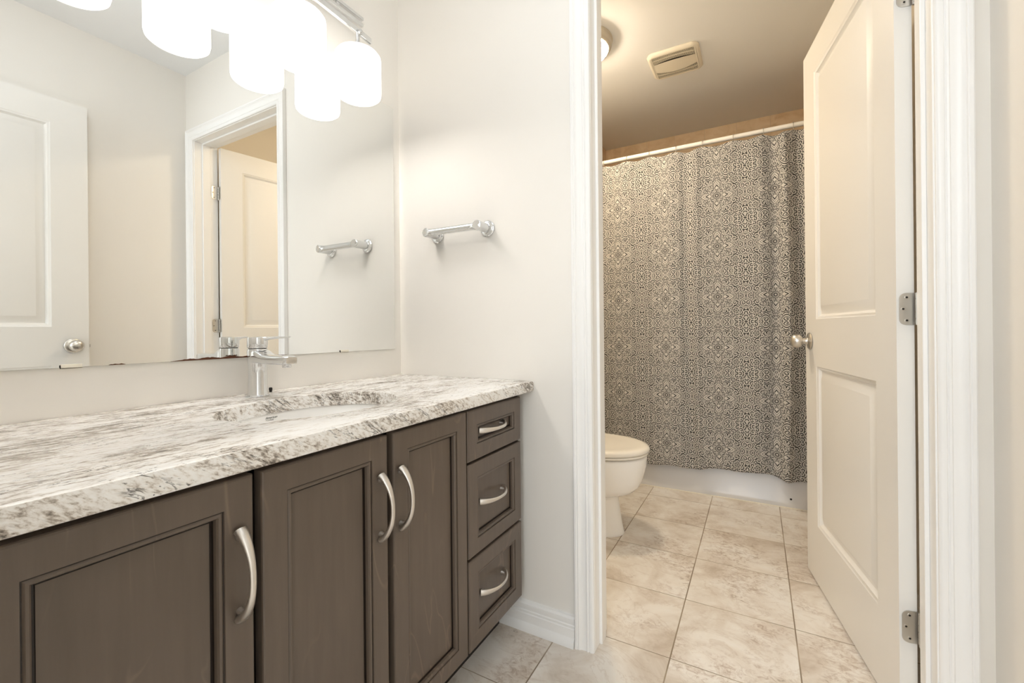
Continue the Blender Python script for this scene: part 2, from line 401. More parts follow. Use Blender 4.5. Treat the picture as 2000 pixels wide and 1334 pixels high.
struct('wall_rear', e, M['wall'], 'rear wall around the entry doorway', 'wall')
struct('ceiling', MB().box(-0.12, WX + 0.1, YB - 0.115, 0.0 + 0.05, H, H + 0.08).box(-0.12, 1.8, 0.05, 2.36, H, H + 0.08), M['ceiling'], 'flat white ceiling over both rooms', 'ceiling')
# toilet room
struct('wall_toilet_side', MB().box(FX - 0.1, FX, WT, FY + 0.1, 0, H), M['far_paint'], 'painted wall behind the toilet', 'wall')
struct('wall_far', MB().box(FX, FR, FY, FY + 0.1, 0, H), M['wall_tile'], 'beige marble tile wall above the shower curtain', 'wall')
struct('wall_toilet_right', MB().box(FR, FR + 0.1, WT, FY + 0.1, 0, H), M['far_paint'], 'painted wall hidden behind the open panelled door', 'wall')
struct('trim_1', MB().box(FX, FX + 0.012, 1.50, FY, 0.0, H), M['wall_tile'], 'strip of beige tile on the wall left of the curtain rod', 'tile')
struct('trim_2', MB().box(FR - 0.012, FR, 1.50, FY, 0.0, H), M['wall_tile'], 'beige tile on the tub wall behind the panelled door', 'tile')
# hall behind the camera
hw = MB().box(-0.5, -0.4, -3.5, YB - 0.115, 0, H).box(2.3, 2.4, -3.5, YB - 0.115, 0, H).box(-0.4, -0.12, YB - 0.115, YB, 0, H).box(WX + 0.1, 2.3, YB - 0.115, YB, 0, H)
struct('wall_hall', hw, M['wall'], 'hall walls behind the camera', 'wall')
hb = MB().box(-0.4, 0.4, -3.5, -3.4, 0, H).box(1.9, 2.3, -3.5, -3.4, 0, H).box(0.4, 1.9, -3.5, -3.4, 0, 0.9).box(0.4, 1.9, -3.5, -3.4, 2.2, H)
struct('wall_hall_end', hb, M['wall'], 'hall end wall around the window', 'wall')
struct('ceiling_hall', MB().box(-0.5, 2.4, -3.5, YB - 0.115, H, H + 0.08), M['ceiling'], 'white ceiling of the hall', 'ceiling')

# casing: profile (offset from the opening edge, thickness)
CAS = [(0.000, 0.000), (0.000, 0.007), (0.003, 0.0105), (0.007, 0.012), (0.0125, 0.012), (0.015, 0.0095), (0.017, 0.0125), (0.0205, 0.0135), (0.023, 0.011),
       (0.030, 0.0105), (0.038, 0.012), (0.044, 0.0155), (0.046, 0.0175), (0.049, 0.0160), (0.051, 0.0180), (0.0565, 0.0185), (0.0590, 0.017), (0.0590, 0.000)]
def casing(name, xl, xr, zt, y, sgn, label):
    mb = MB(); rings = []
    for (X, Z) in (('l', 0), ('l', 1), ('r', 1), ('r', 0)):
        ring = []
        for o, d in CAS:
            x = xl - o if X == 'l' else xr + o
            z = zt + o if Z else 0.0
            ring.append((x, y + sgn * d, z))
        rings.append(ring)
    mb.rings(rings, True, True, True)
    return struct(name, mb, M['trim'], label, 'door casing', smooth=32)
casing('trim_3', JL - 0.001, JR + 0.003, HEAD + 0.003, 0.0, -1, 'white moulded casing around the doorway to the toilet room')
casing('trim_4', JL - 0.003, JR + 0.003, HEAD + 0.003, WT, 1, 'white casing on the toilet room side of the doorway')
casing('trim_5', EX0 + 0.012, EX1 - 0.018 + 0.001, 2.048, YB, 1, 'white casing around the entry doorway')
# jambs with stops
jb = MB()
jb.box(JL - 0.018, JL, -0.0005, WT + 0.0005, 0, HEAD).box(JR, JR + 0.018, -0.0005, WT + 0.0005, 0, HEAD).box(JL - 0.018, JR + 0.018, -0.0005, WT + 0.0005, HEAD, HEAD + 0.018)
jb.box(JL, JL + 0.009, 0.039, 0.0775, 0, HEAD).box(JR - 0.009, JR, 0.039, 0.0775, 0, HEAD).box(JL + 0.009, JR - 0.009, 0.039, 0.0775, HEAD - 0.009, HEAD)
struct('trim_6', jb, M['trim'], 'white door jamb with stop strips in the doorway', 'door jamb', bevel=0.0015)
jb = MB().box(EX0, EX0 + 0.013, YB - 0.116, YB + 0.0005, 0, 2.047).box(EX1 - 0.013, EX1, YB - 0.116, YB + 0.0005, 0, 2.047).box(EX0, EX1, YB - 0.116, YB + 0.0005, 2.047, 2.06)
struct('trim_7', jb, M['trim'], 'white jamb of the entry doorway', 'door jamb')

# baseboards: profile (height, thickness)
BASE = [(0, 0), (0, 0.024), (0.008, 0.0235), (0.017, 0.021), (0.024, 0.016), (0.026, 0.0135), (0.052, 0.0135), (0.054, 0.011), (0.058, 0.0125), (0.062, 0.0125), (0.064, 0.010), (0.067, 0.0105), (0.078, 0.0145), (0.084, 0.0135), (0.089, 0.009), (0.091, 0.0)]
def baseboard(name, p0, p1, nrm, label):
    r = [[(p[0] + nrm[0] * t, p[1] + nrm[1] * t, z) for z, t in BASE] for p in (p0, p1)]
    return struct(name, MB().rings(r), M['trim'], label, 'baseboard', smooth=30)
baseboard('baseboard_end', (0.02, 0.0), (JL - 0.0625, 0.0), (0, -1), 'white grooved baseboard between the vanity and the doorway casing')
baseboard('baseboard_right', (WX, -0.02), (WX, YB + 0.03), (-1, 0), 'white baseboard along the right wall behind the entry door')
baseboard('baseboard_toilet', (FX, WT + 0.002), (FX, 1.495), (1, 0), 'white baseboard behind the toilet')
baseboard('baseboard_toilet_right', (FR, WT + 0.002), (FR, 1.495), (-1, 0), 'white baseboard behind the panelled door')

# ------------------------------------------------------------------ panelled interior doors
PROF_D = [(0.0, 0.0), (0.004, -0.0030), (0.009, -0.0045), (0.012, -0.0100), (0.017, -0.0140), (0.022, -0.0140), (0.046, -0.0030), (0.049, -0.0025)]
def rect_loop(u0, u1, z0, z1, o, d, f):
    return [f(u0 + o, d, z0 + o), f(u1 - o, d, z0 + o), f(u1 - o, d, z1 - o), f(u0 + o, d, z1 - o)]
def door_leaf(w, h, z0, mir):
    """local frame: hinge edge at u=0, leaf runs along +y (u), thickness along x 0..0.035; panels on both faces"""
    mb = MB(); T = 0.035
    u0, u1 = w - 0.1255 - 0.4930, w - 0.1255
    pz = [(z0 + 0.217, z0 + 0.817), (z0 + 0.993, z0 + 1.919)]
    for side in (0, 1):
        f = (lambda u, d, z: (-d, u, z)) if side == 0 else (lambda u, d, z: (T + d, u, z))
        if mir: f = (lambda u, d, z: (d, u, z)) if side == 0 else (lambda u, d, z: (-T - d, u, z))
        zs = [z0, pz[0][0], pz[0][1], pz[1][0], pz[1][1], z0 + h]
        for (a, b) in ((0, u0), (u1, w)):
            for i in range(5):
                mb.add([f(a, 0, zs[i]), f(b, 0, zs[i]), f(b, 0, zs[i + 1]), f(a, 0, zs[i + 1])], [(0, 1, 2, 3)])
        for i in (0, 2, 4):
            mb.add([f(u0, 0, zs[i]), f(u1, 0, zs[i]), f(u1, 0, zs[i + 1]), f(u0, 0, zs[i + 1])], [(0, 1, 2, 3)])
        for (a, b) in pz:
            rs = [rect_loop(u0, u1, a, b, o, d, f) for o, d in PROF_D]
            mb.rings(rs, False, True)
    x0, x1 = (0, T) if not mir else (-T, 0)
    mb.add([(x0, 0, z0), (x1, 0, z0), (x1, 0, z0 + h), (x0, 0, z0 + h)], [(0, 1, 2, 3)])
    mb.add([(x0, w, z0), (x1, w, z0), (x1, w, z0 + h), (x0, w, z0 + h)], [(0, 1, 2, 3)])
    mb.add([(x0, 0, z0), (x1, 0, z0), (x1, w, z0), (x0, w, z0)], [(0, 1, 2, 3)])
    mb.add([(x0, 0, z0 + h), (x1, 0, z0 + h), (x1, w, z0 + h), (x0, w, z0 + h)], [(0, 1, 2, 3)])
    return mb
KNOB = [(0.0, 0.0), (0.031, 0.0), (0.0325, 0.002), (0.0325, 0.004), (0.029, 0.0075), (0.020, 0.0095), (0.0135, 0.011), (0.0115, 0.014), (0.0110, 0.026), (0.0125, 0.029),
        (0.0150, 0.0295), (0.0195, 0.031), (0.0240, 0.0355), (0.0262, 0.041), (0.0268, 0.047), (0.0258, 0.053), (0.0230, 0.059), (0.0185, 0.0635), (0.0120, 0.0665), (0.005, 0.0678), (0.0, 0.068)]
def knob(parent, x, u, z, direction, k_=1.0):
    d = Vector((direction, 0, 0)); e = Vector((0, 1, 0)); g = Vector((0, 0, 1))
    return MB().lathe([(r, h_ * k_) for r, h_ in KNOB], (x, u, z), (d, e, g), 36).build('knob', M['nickel'], parent, smooth=40)
def hinge_leaf(parent, f, z, h, w, rr=0.014):
    """rounded leaf plate with three countersunk screws; f(a, out) maps (across, out of plane)"""
    pts = [(0, -h / 2), (w - rr, -h / 2)] + [(w - rr + rr * sin(t), -h / 2 + rr - rr * cos(t)) for t in [pi / 2 * i / 7 for i in range(1, 8)]]
    pts += [(w - rr + rr * cos(t), h / 2 - rr + rr * sin(t)) for t in [pi / 2 * i / 7 for i in range(0, 8)]] + [(0, h / 2)]
    r0 = [f(a, 0.0, z + b) for a, b in pts]; r1 = [f(a, 0.0016, z + b) for a, b in pts]
    leaf = MB().rings([r0, r1]).build('hinge', M['hinge'], parent, smooth=30)
    for a, b in ((w * 0.50, h * 0.36), (w * 0.74, 0.0), (w * 0.50, -h * 0.36)):
        rings = []
        for r, o in ((0.0044, 0.0016), (0.0044, 0.0024), (0.0036, 0.0026), (0.0025, 0.0024), (0.0024, 0.0020)):
            rings.append([f(a + r * cos(2 * pi * i / 14), o, z + b + r * sin(2 * pi * i / 14)) for i in range(14)])
        sm = MB().rings(rings, False, False); sm.rings([rings[-1], [f(a + 0.0001 * cos(2 * pi * i / 14), 0.0019, z + b + 0.0001 * sin(2 * pi * i / 14)) for i in range(14)]], False, True, m=1)
        sm.build('screw', [M['nickel'], M['dark']], leaf, smooth=30)
    return leaf

# door to the toilet room, swung open about 81 degrees
ANG = radians(9.90); DW = 0.731; DZ, DH = 0.010, 2.032
HX, HY = 1.5377, 0.1250
door = thing('door_1', (HX, HY, 0), 'white two-panel door standing open into the toilet room', 'door', None, ANG, 'structure')
# local: +y along the leaf, camera-side face at x = -0.035
door_leaf(DW, DH, DZ, True).build('door_leaf', M['door'], door, smooth=25, weld=True)
kn = knob(door, -0.035, DW - 0.058, 0.920, -1)
kn2 = knob(door, 0.0, DW - 0.058, 0.920, 1)
MB().box(-0.024, -0.011, DW, DW + 0.001, 0.89, 0.947).build('latch_plate', M['nickel'], door)
HZ = (0.2455, 1.0150, 1.7850); HH = 0.0775
for z in HZ:
    lf = hinge_leaf(door, lambda a, o, zz: (-a, -o, zz), z, HH, 0.0300)
    pin = MB()
    for i in range(5):
        a, b = z - HH / 2 + HH * i / 5 + 0.0004, z - HH / 2 + HH * (i + 1) / 5 - 0.0004
        pin.lathe([(0.0040, a), (0.0048, a + 0.0005), (0.0048, b - 0.0005), (0.0040, b)], (0.0055, -0.0015, 0), 'Z', 16)
    pin.build('hinge_knuckle', M['hinge'], door, smooth=40)
    # leaf screwed to the jamb
    R = Matrix.Rotation(-ANG, 4, 'Z')
    def jf(a, o, zz):
        p = R @ Vector((JR - o - HX, WT - a - HY, zz)); return (p.x, p.y, p.z)
    hinge_leaf(door, jf, z, HH, 0.0285)

# entry door, folded back along the right wall (seen only in the mirror)
E_ANG = radians(1.2); EW = 0.795
efx, efy = 1.577, -0.437                       # free corner of the face towards the mirror
ehx, ehy = efx + sin(E_ANG) * EW, efy - cos(E_ANG) * EW
ed = thing('door_2', (ehx, ehy, 0), 'white two-panel entry door with a nickel knob, seen at the left of the mirror', 'door', None, E_ANG, 'structure')
door_leaf(EW, DH, 0.014, False).build('door_leaf', M['door'], ed, smooth=25, weld=True)
knob(ed, 0.0, EW - 0.055, 0.920, -1, 0.9)
MB().box(0.010, 0.024, EW, EW + 0.001, 0.89, 0.947).box(0.012, 0.022, EW, EW + 0.009, 0.911, 0.924).build('latch', M['nickel'], ed)
for z in HZ:
    hinge_leaf(ed, lambda a, o, zz: (0.035 - a, -o, zz), z, HH, 0.030)

# ------------------------------------------------------------------ vanity cabinet
CX, CZ0, CZ1 = 0.549, 0.130, 0.7615           # door faces, door bottoms, door tops
van = thing('vanity_cabinet', (0.0, -0.60, 0.0), 'dark espresso vanity cabinet with three drawers and panelled doors under the granite top', 'vanity')
oy = 0.60
def vb(): return MB()
body = MB()
y0, y1 = YB + 0.004 + oy, -0.0265 + oy
body.box(0.003, 0.015, y0, y1, 0.14, 0.7735)                                   # back
body.box(0.003, 0.52, y0, y0 + 0.016, 0.0, 0.7735).box(0.003, 0.52, y1 - 0.016, y1, CZ0, 0.7735)   # ends
body.box(0.003, 0.52, y0, y1, CZ0, CZ0 + 0.016)                                # bottom
for yy in (-0.338, -0.8832): body.box(0.003, 0.52, yy - 0.008 + oy, yy + 0.008 + oy, CZ0, 0.7735)
body.box(0.505, 0.524, y0, y1, 0.752, 0.7735).box(0.505, 0.524, y0, y1, CZ0, CZ0 + 0.02)
for yy in (-0.338, -0.6099, -0.8832, -1.175, -0.035): body.box(0.505, 0.524, yy - 0.017 + oy, yy + 0.017 + oy, CZ0, 0.7735)
for zz in (0.6227, 0.3705): body.box(0.505, 0.524, -0.338 + oy, y1, zz - 0.012, zz + 0.012)
body.build('carcass', M['carcass'], van, bevel=0.001)
MB().box(0.435, 0.452, y0, y1 - 0.001, 0.0, CZ0).build('toe_kick', M['carcass'], van)

PROF_C = [(0.0, -0.020, 0), (0.0, -0.0035, 0), (0.0012, -0.0012, 0), (0.0035, 0.0, 0), (0.0410, 0.0, 0), (0.0416, -0.0022, 1), (0.0430, -0.0024, 1), (0.0452, -0.0008, 0), (0.0482, -0.0014, 0), (0.0502, -0.0045, 0), (0.0508, -0.0105, 1), (0.0516, -0.0130, 1), (0.0540, -0.0130, 1), (0.0550, -0.0125, 1)]
def front(y0, y1, z0, z1):
    mb = MB(); f = lambda u, d, z: (CX + d, u, z)
    loops = [rect_loop(y0 + oy, y1 + oy, z0, z1, o, d, f) for o, d, _ in PROF_C]
    for i in range(len(loops) - 1):
        mb.rings([loops[i], loops[i + 1]], i == 0, False, m=PROF_C[i + 1][2] if PROF_C[i + 1][2] and PROF_C[i][2] else 0)
    mb.rings([loops[-1], [((a[0]), a[1], a[2]) for a in loops[-1]]], False, True) if False else mb.add(loops[-1], [(0, 1, 2, 3)])
    return mb
def pull(parent, yc, zc, vertical):
    """bow pull: flared feet, slim middle"""
    L = 0.0635; n = 25; pts = []; rad = []
    for i in range(n):
        t = -1 + 2 * i / (n - 1)
        out = 0.031 * (1 - abs(t) ** 2.2) ** 0.80 + 0.0035
        pts.append((out, t * L)); rad.append(0.0033 + 0.0032 * abs(t) ** 2.2)
    P = [(CX + o, yc + oy, zc + t) if vertical else (CX + o, yc + oy + t, zc) for o, t in pts]
    mb = MB()
    up = (0, 1, 0) if vertical else (0, 0, 1)
    mb.tube(P, rad, 14, up=up, flat=1.45)
    for sgn in (-1, 1):
        c = (CX - 0.0002, yc + oy, zc + sgn * (L - 0.010)) if vertical else (CX - 0.0002, yc + oy + sgn * (L - 0.010), zc)
        mb.lathe([(0.0052, 0.0), (0.0052, 0.003), (0.0042, 0.005), (0.0042, 0.0185)], c, 'X', 16)
    return mb.build('handle', M['pull'], parent, smooth=45)
def pull_recessed(parent, yc, zc):
    h = pull(parent, yc, zc, False)
    h.location.x -= 0.0123
    return h
for y0_, y1_, side in ((-1.168, -0.8894, 'hi'), (-0.877, -0.6178, 'hi'), (-0.602, -0.341, 'lo')):
    d = front(y0_, y1_, CZ0, CZ1).build('door', [M['wood'], M['groove_dark']], van, smooth=20, weld=True)
    pull(d, (y1_ - 0.0215) if side == 'hi' else (y0_ + 0.0190), 0.6232, True)
for z0_, z1_ in ((0.6270, 0.7615), (0.3745, 0.6205), (0.1300, 0.3665)):
    d = front(-0.3345, -0.0450, z0_, z1_).build('drawer', [M['wood'], M['groove_dark']], van, smooth=20, weld=True)
    pull_recessed(d, -0.2045, (z0_ + z1_) / 2 + (0.004 if z1_ > 0.7 else 0.005))

# ------------------------------------------------------------------ granite top with the basin cut-out
CT, CB, CD = 0.8076, 0.7740, 0.5743
SCX, SCY, SA, SB = 0.318, -0.612, 0.205, 0.150      # oval: half length along y, half width along x
def ov(t, sa=1.0, z=CT, grow=0.0): return (SCX + (SB * sa + grow) * cos(t), SCY + (SA * sa + grow) * sin(t), z)
top = MB(); n = 96
x0, x1, yA, yB = 0.0015, CD, YB + 0.003, -0.0015
def edge_pt(t, z, ins=0.0):
    dx, dy = cos(t) * SB, sin(t) * SA
    k_ = 1e9
    if dx > 1e-9: k_ = min(k_, (x1 - ins - SCX) / dx)
    if dx < -1e-9: k_ = min(k_, (x0 - SCX) / dx)
    if dy > 1e-9: k_ = min(k_, (yB - SCY) / dy)
    if dy < -1e-9: k_ = min(k_, (yA - SCY) / dy)
    return (SCX + dx * k_, SCY + dy * k_, z)
ts = [2 * pi * i / n for i in range(n)]
for cx_, cy_ in ((x1, yB), (x1, yA), (x0, yB), (x0, yA)):
    ts.append(atan2((cy_ - SCY) / SA, (cx_ - SCX) / SB) % (2 * pi))
ts = sorted(set(round(t, 6) for t in ts))
rings = [[ov(t, 1, CB) for t in ts], [ov(t, 1, CT - 0.003) for t in ts], [ov(t, 1, CT - 0.001, 0.0008) for t in ts], [ov(t, 1, CT, 0.003) for t in ts]]
rings += [[edge_pt(t, CT, 0.006) for t in ts]]
def fr(t, z, ins):
    p = edge_pt(t, z, 0.0); q = edge_pt(t, z, ins); return q
rings += [[edge_pt(t, CT - 0.0017, 0.0017) for t in ts], [edge_pt(t, CT - 0.006, 0.0) for t in ts], [edge_pt(t, CB + 0.006, 0.0) for t in ts], [edge_pt(t, CB + 0.0017, 0.0017) for t in ts], [edge_pt(t, CB, 0.006) for t in ts]]
rings += [rings[0]]
top.rings(rings, False, False)
ct = tag(top.build('countertop', M['granite'], None, smooth=40, weld=True), 'white and grey streaked granite countertop on the dark vanity', 'countertop')

# undermount basin
sk = thing('sink', (SCX, SCY, 0.0), 'white oval undermount basin in the granite countertop', 'sink')
bowl = MB(); rr = []
BP = [(1.10, CB - 0.001), (1.035, CB - 0.001), (1.02, CB - 0.004), (1.0, CB - 0.018), (0.965, CB - 0.05), (0.90, CB - 0.085), (0.78, CB - 0.115), (0.55, CB - 0.135), (0.25, CB - 0.142), (0.12, CB - 0.143)]
def sov(s_, z): return [(SB * s_ * cos(2 * pi * i / 72), SA * s_ * sin(2 * pi * i / 72), z) for i in range(72)]
inner = [sov(s_, z) for s_, z in BP]
outer = [sov(s_ + 0.05, z - 0.012) for s_, z in BP[::-1]]
bowl.rings(inner, False, False); bowl.rings([inner[-1], outer[0]], False, False); bowl.rings(outer, False, False); bowl.rings([outer[-1], inner[0]], False, False)
bowl.build('basin', M['porcelain'], sk, smooth=50, weld=True)
MB().lathe([(0.0, -0.006), (0.030, -0.006), (0.031, -0.002), (0.028, 0.0015), (0.021, 0.001), (0.019, -0.003), (0.0, -0.002)], (0, 0, CB - 0.1405), 'Z', 32).build('drain', M['chrome'], sk, smooth=40)
def lettering(txt, size, shear, loc, rot, parent, name):
    cu = bpy.data.curves.new(name, 'FONT'); cu.body = txt; cu.size = size; cu.shear = shear; cu.align_x = 'CENTER'; cu.extrude = 0.00005
    o = bpy.data.objects.new(name + '_tmp', cu); COL.objects.link(o)
    bpy.context.view_layer.update()
    me = bpy.data.meshes.new_from_object(o.evaluated_get(bpy.context.evaluated_depsgraph_get()))
    bpy.data.objects.remove(o); me.materials.clear(); me.materials.append(M['ink'])
    q = bpy.data.objects.new(name, me); COL.objects.link(q); q.parent = parent; q.location = loc; q.rotation_euler = rot
    return q

# ------------------------------------------------------------------ faucet
FXC, FYC = 0.072, -0.600
fa = thing('faucet', (FXC, FYC, CT), 'chrome single-lever faucet standing behind the oval basin', 'faucet')
MB().lathe([(0.0, 0.0), (0.0285, 0.0), (0.029, 0.002), (0.0275, 0.0045), (0.0, 0.0045)], (0, 0, 0), 'Z', 40).build('base_ring', M['chrome'], fa, smooth=40)
MB().lathe([(0.0, 0.004), (0.0242, 0.004), (0.0228, 0.010), (0.0218, 0.060), (0.0220, 0.080), (0.0236, 0.090), (0.0242, 0.116), (0.0228, 0.1225), (0.0, 0.1225)], (0, 0, 0), 'Z', 40).build('body', M['chrome'], fa, smooth=40)
sp = MB(); rr = []
for x_, w_, zc_, h_ in ((-0.004, 0.0215, 0.1035, 0.0185), (0.012, 0.0225, 0.1035, 0.0180), (0.024, 0.0222, 0.1025, 0.0165), (0.034, 0.0212, 0.0995, 0.0138), (0.048, 0.0203, 0.0970, 0.0120), (0.070, 0.0195, 0.0958, 0.0114), (0.105, 0.0185, 0.0955, 0.0112), (0.128, 0.0182, 0.0958, 0.0112), (0.1385, 0.0168, 0.0960, 0.0100), (0.141, 0.0142, 0.0960, 0.0082)):
    ring = []
    for i in range(28):
        a = 2 * pi * i / 28; ca, sa = cos(a), sin(a)
        ex = 0.42
        ring.append((x_, w_ * math.copysign(abs(ca) ** ex, ca), zc_ + h_ * math.copysign(abs(sa) ** ex, sa)))
    rr.append(ring)
sp.rings(rr).build('spout', M['chrome'], fa, smooth=40)
MB().lathe([(0.0, -0.008), (0.0098, -0.008), (0.0105, -0.006), (0.0105, 0.0)], (0.122, 0, 0.086), 'Z', 24).build('aerator', M['chrome'], fa, smooth=40)
MB().lathe([(0.0, 0.1222), (0.0205, 0.1222), (0.0205, 0.1248), (0.0, 0.1248)], (0, 0, 0), 'Z', 36).build('seam', M['dark'], fa, smooth=40)
LA = radians(58)
lv = MB()
LB = [(0.0, 0.1245), (0.0222, 0.1245), (0.0235, 0.127), (0.0240, 0.150), (0.0232, 0.1525), (0.0, 0.1535)]
lv.lathe(LB, (0, 0, 0), 'Z', 40)
rr = []
for s_, w_, zz, th in ((-0.012, 0.018, 0.1490, 0.0045), (0.012, 0.0200, 0.1480, 0.0070), (0.026, 0.0175, 0.1495, 0.0048), (0.040, 0.0152, 0.1508, 0.0034), (0.060, 0.0135, 0.1515, 0.0028), (0.074, 0.0115, 0.1520, 0.0022), (0.0775, 0.008, 0.1523, 0.0012)):
    ring = []
    for i in range(20):
        a = 2 * pi * i / 20; ca, sa = cos(a), sin(a)
        l = w_ * math.copysign(abs(ca) ** 0.5, ca); v = th * math.copysign(abs(sa) ** 0.5, sa)
        ring.append((s_ * cos(LA) - l * sin(LA), s_ * sin(LA) + l * cos(LA), zz + v))
    rr.append(ring)
lv.rings(rr)
lv.build('lever', M['chrome'], fa, smooth=40)
MB().lathe([(0.0035, 0.0), (0.0035, 0.004), (0.0045, 0.005), (0.0045, 0.010), (0.0035, 0.012), (0.0, 0.0125)], (-0.045, 0.062, 0.0), 'Z', 20).build('drain_rod', M['dark'], fa, smooth=40)

# ------------------------------------------------------------------ mirror
MZ0, MZ1, MY0, MY1 = 0.9062, 1.8172, YB + 0.012, -0.0366
mi = thing('wall_mirror', (0.0, -0.6, MZ0), 'large frameless wall mirror with a rust-brown chipped lower edge, above the countertop', 'mirror')
MB().box(0.001, 0.0058, MY0 + 0.6, MY1 + 0.6, 0, MZ1 - MZ0, 0).build('glass_back', M['glass_edge'], mi)
MB().add([(0.006, MY0 + 0.6, 0), (0.006, MY1 + 0.6, 0), (0.006, MY1 + 0.6, MZ1 - MZ0), (0.006, MY0 + 0.6, MZ1 - MZ0)], [(0, 1, 2, 3)]).build('mirror_glass', M['mirror'], mi)
def ragged(y0, y1, h, seed):
    rnd = random.Random(seed); n = max(8, int((y1 - y0) / 0.004)); lo = []; hi = []
    for i in range(n + 1):
        t = i / n; y = y0 + (y1 - y0) * t
        hh = h * (0.35 + 0.65 * abs(sin(t * 17 + seed)) * rnd.uniform(0.5, 1)) * min(1, 6 * t, 6 * (1 - t)) + 0.0003
        lo.append((0.0062, y + 0.6, -0.0004)); hi.append((0.0062, y + 0.6, hh))
    mb = MB(); mb.add(lo + hi, [(i, i + 1, n + 2 + i, n + 1 + i) for i in range(n)])
    mb.add([(0.0064, p[1], p[2]) for p in lo + hi], [(i, i + 1, n + 2 + i, n + 1 + i) for i in range(n)])
    return mb
ragged(-0.766, -0.475, 0.0062, 3).build('tarnish', M['tarnish'], mi)
ragged(-0.878, -0.850, 0.0022, 8).build('tarnish', M['tarnish'], mi)
for ya, yb in ((-0.952, -0.920), (-0.2875, -0.2545)):
    c = MB().box(0.001, 0.0085, ya + 0.6, yb + 0.6, -0.0022, 0.0).box(0.0066, 0.0085, ya + 0.6, yb + 0.6, -0.0022, 0.0062)
    c.build('clip', M['plastic'], mi, bevel=0.0006)
    MB().box(0.0066, 0.0087, ya - 0.0008 + 0.6, ya + 0.6, -0.0022, 0.0048).build('clip_edge', M['dark'], mi)

# ------------------------------------------------------------------ vanity light, four opal shades
YS = [-0.289, -0.4955, -0.7020, -0.9085]
VX, VZ0, VZ1, VR = 0.104, 1.7205, 1.8590, 0.0705
vl = thing('vanity_light', (0.0, -0.60, 1.97), 'four-shade chrome vanity light glowing above the mirror', 'wall light')
lz = -1.97
def bar(name, x, y0, y1, z, w, t, bowz=0.0, n=24):
    mb = MB(); rs = []
    for i in range(n + 1):
        s_ = i / n; y = y0 + (y1 - y0) * s_; zz = z + bowz * (1 - (2 * s_ - 1) ** 2)
        rs.append([(x - t, y, zz - w), (x + t, y, zz - w), (x + t, y, zz + w), (x - t, y, zz + w)])
    return mb.rings(rs).build(name, M['chrome'], vl, bevel=0.0015)
yA_, yB_ = -0.995 + 0.6, -0.202 + 0.6
MB().lathe([(0.0, 0.0015), (0.062, 0.0015), (0.062, 0.012), (0.055, 0.020), (0.0, 0.021)], (0, 0, 2.035 + lz), 'X', 40).build('back_plate', M['chrome'], vl, smooth=35)
bar('back_rail', 0.030, yA_, yB_, 2.0245 + lz, 0.0055, 0.006)
bar('back_rail', 0.030, yA_, yB_, 2.0455 + lz, 0.0055, 0.006)
for yy in (-0.305, -0.50, -0.70, -0.892): MB().box(0.027, 0.033, yy - 0.006 + 0.6, yy + 0.006 + 0.6, 2.028 + lz, 2.042 + lz).build('rung', M['chrome'], vl)
bar('front_rail', VX, -0.965 + 0.6, -0.236 + 0.6, 1.9265 + lz, 0.0090, 0.0055, 0.012)
for yy in (-0.45, -0.75): MB().tube([(0.022, yy + 0.6, 2.030 + lz), (0.06, yy + 0.6, 2.000 + lz), (0.094, yy + 0.6, 1.955 + lz), (VX, yy + 0.6, 1.928 + lz)], 0.005, 12, up=(0, 1, 0)).build('arm', M['chrome'], vl, smooth=40)
SH = [(0.0, VZ1), (VR - 0.020, VZ1), (VR - 0.008, VZ1 - 0.003), (VR - 0.001, VZ1 - 0.012), (VR, VZ1 - 0.022), (VR, VZ0 + 0.014), (VR - 0.002, VZ0 + 0.005), (VR - 0.008, VZ0), (VR - 0.011, VZ0), (VR - 0.0112, VZ0 + 0.012)]
for y in YS:
    st = MB().lathe([(0.012, VZ1 - 0.002 + lz), (0.017, VZ1 + 0.001 + lz), (0.017, VZ1 + 0.010 + lz), (0.010, VZ1 + 0.014 + lz), (0.0065, VZ1 + 0.020 + lz), (0.0065, 1.923 + lz)], (VX, y + 0.6, 0), 'Z', 24).build('stem', M['chrome'], vl, smooth=40)
    MB().lathe([(0.0, 1.917 + lz), (0.005, 1.917 + lz), (0.0085, 1.921 + lz), (0.0085, 1.928 + lz), (0.005, 1.933 + lz), (0.0, 1.934 + lz)], (VX + 0.0095, y + 0.6 + 0.001, 0), 'Z', 20).build('finial', M['chrome'], vl, smooth=40)
    shd = MB().lathe([(r, z + lz) for r, z in SH], (VX, y + 0.6, 0), 'Z', 48, cap=False).build('shade', M['shade'], vl, smooth=40)
    MB().lathe([(VR - 0.0115, VZ0 + 0.010 + lz), (VR - 0.0115, VZ0 + 0.008 + lz)], (VX, y + 0.6, 0), 'Z', 48).build('diffuser', M['bulb'], shd)

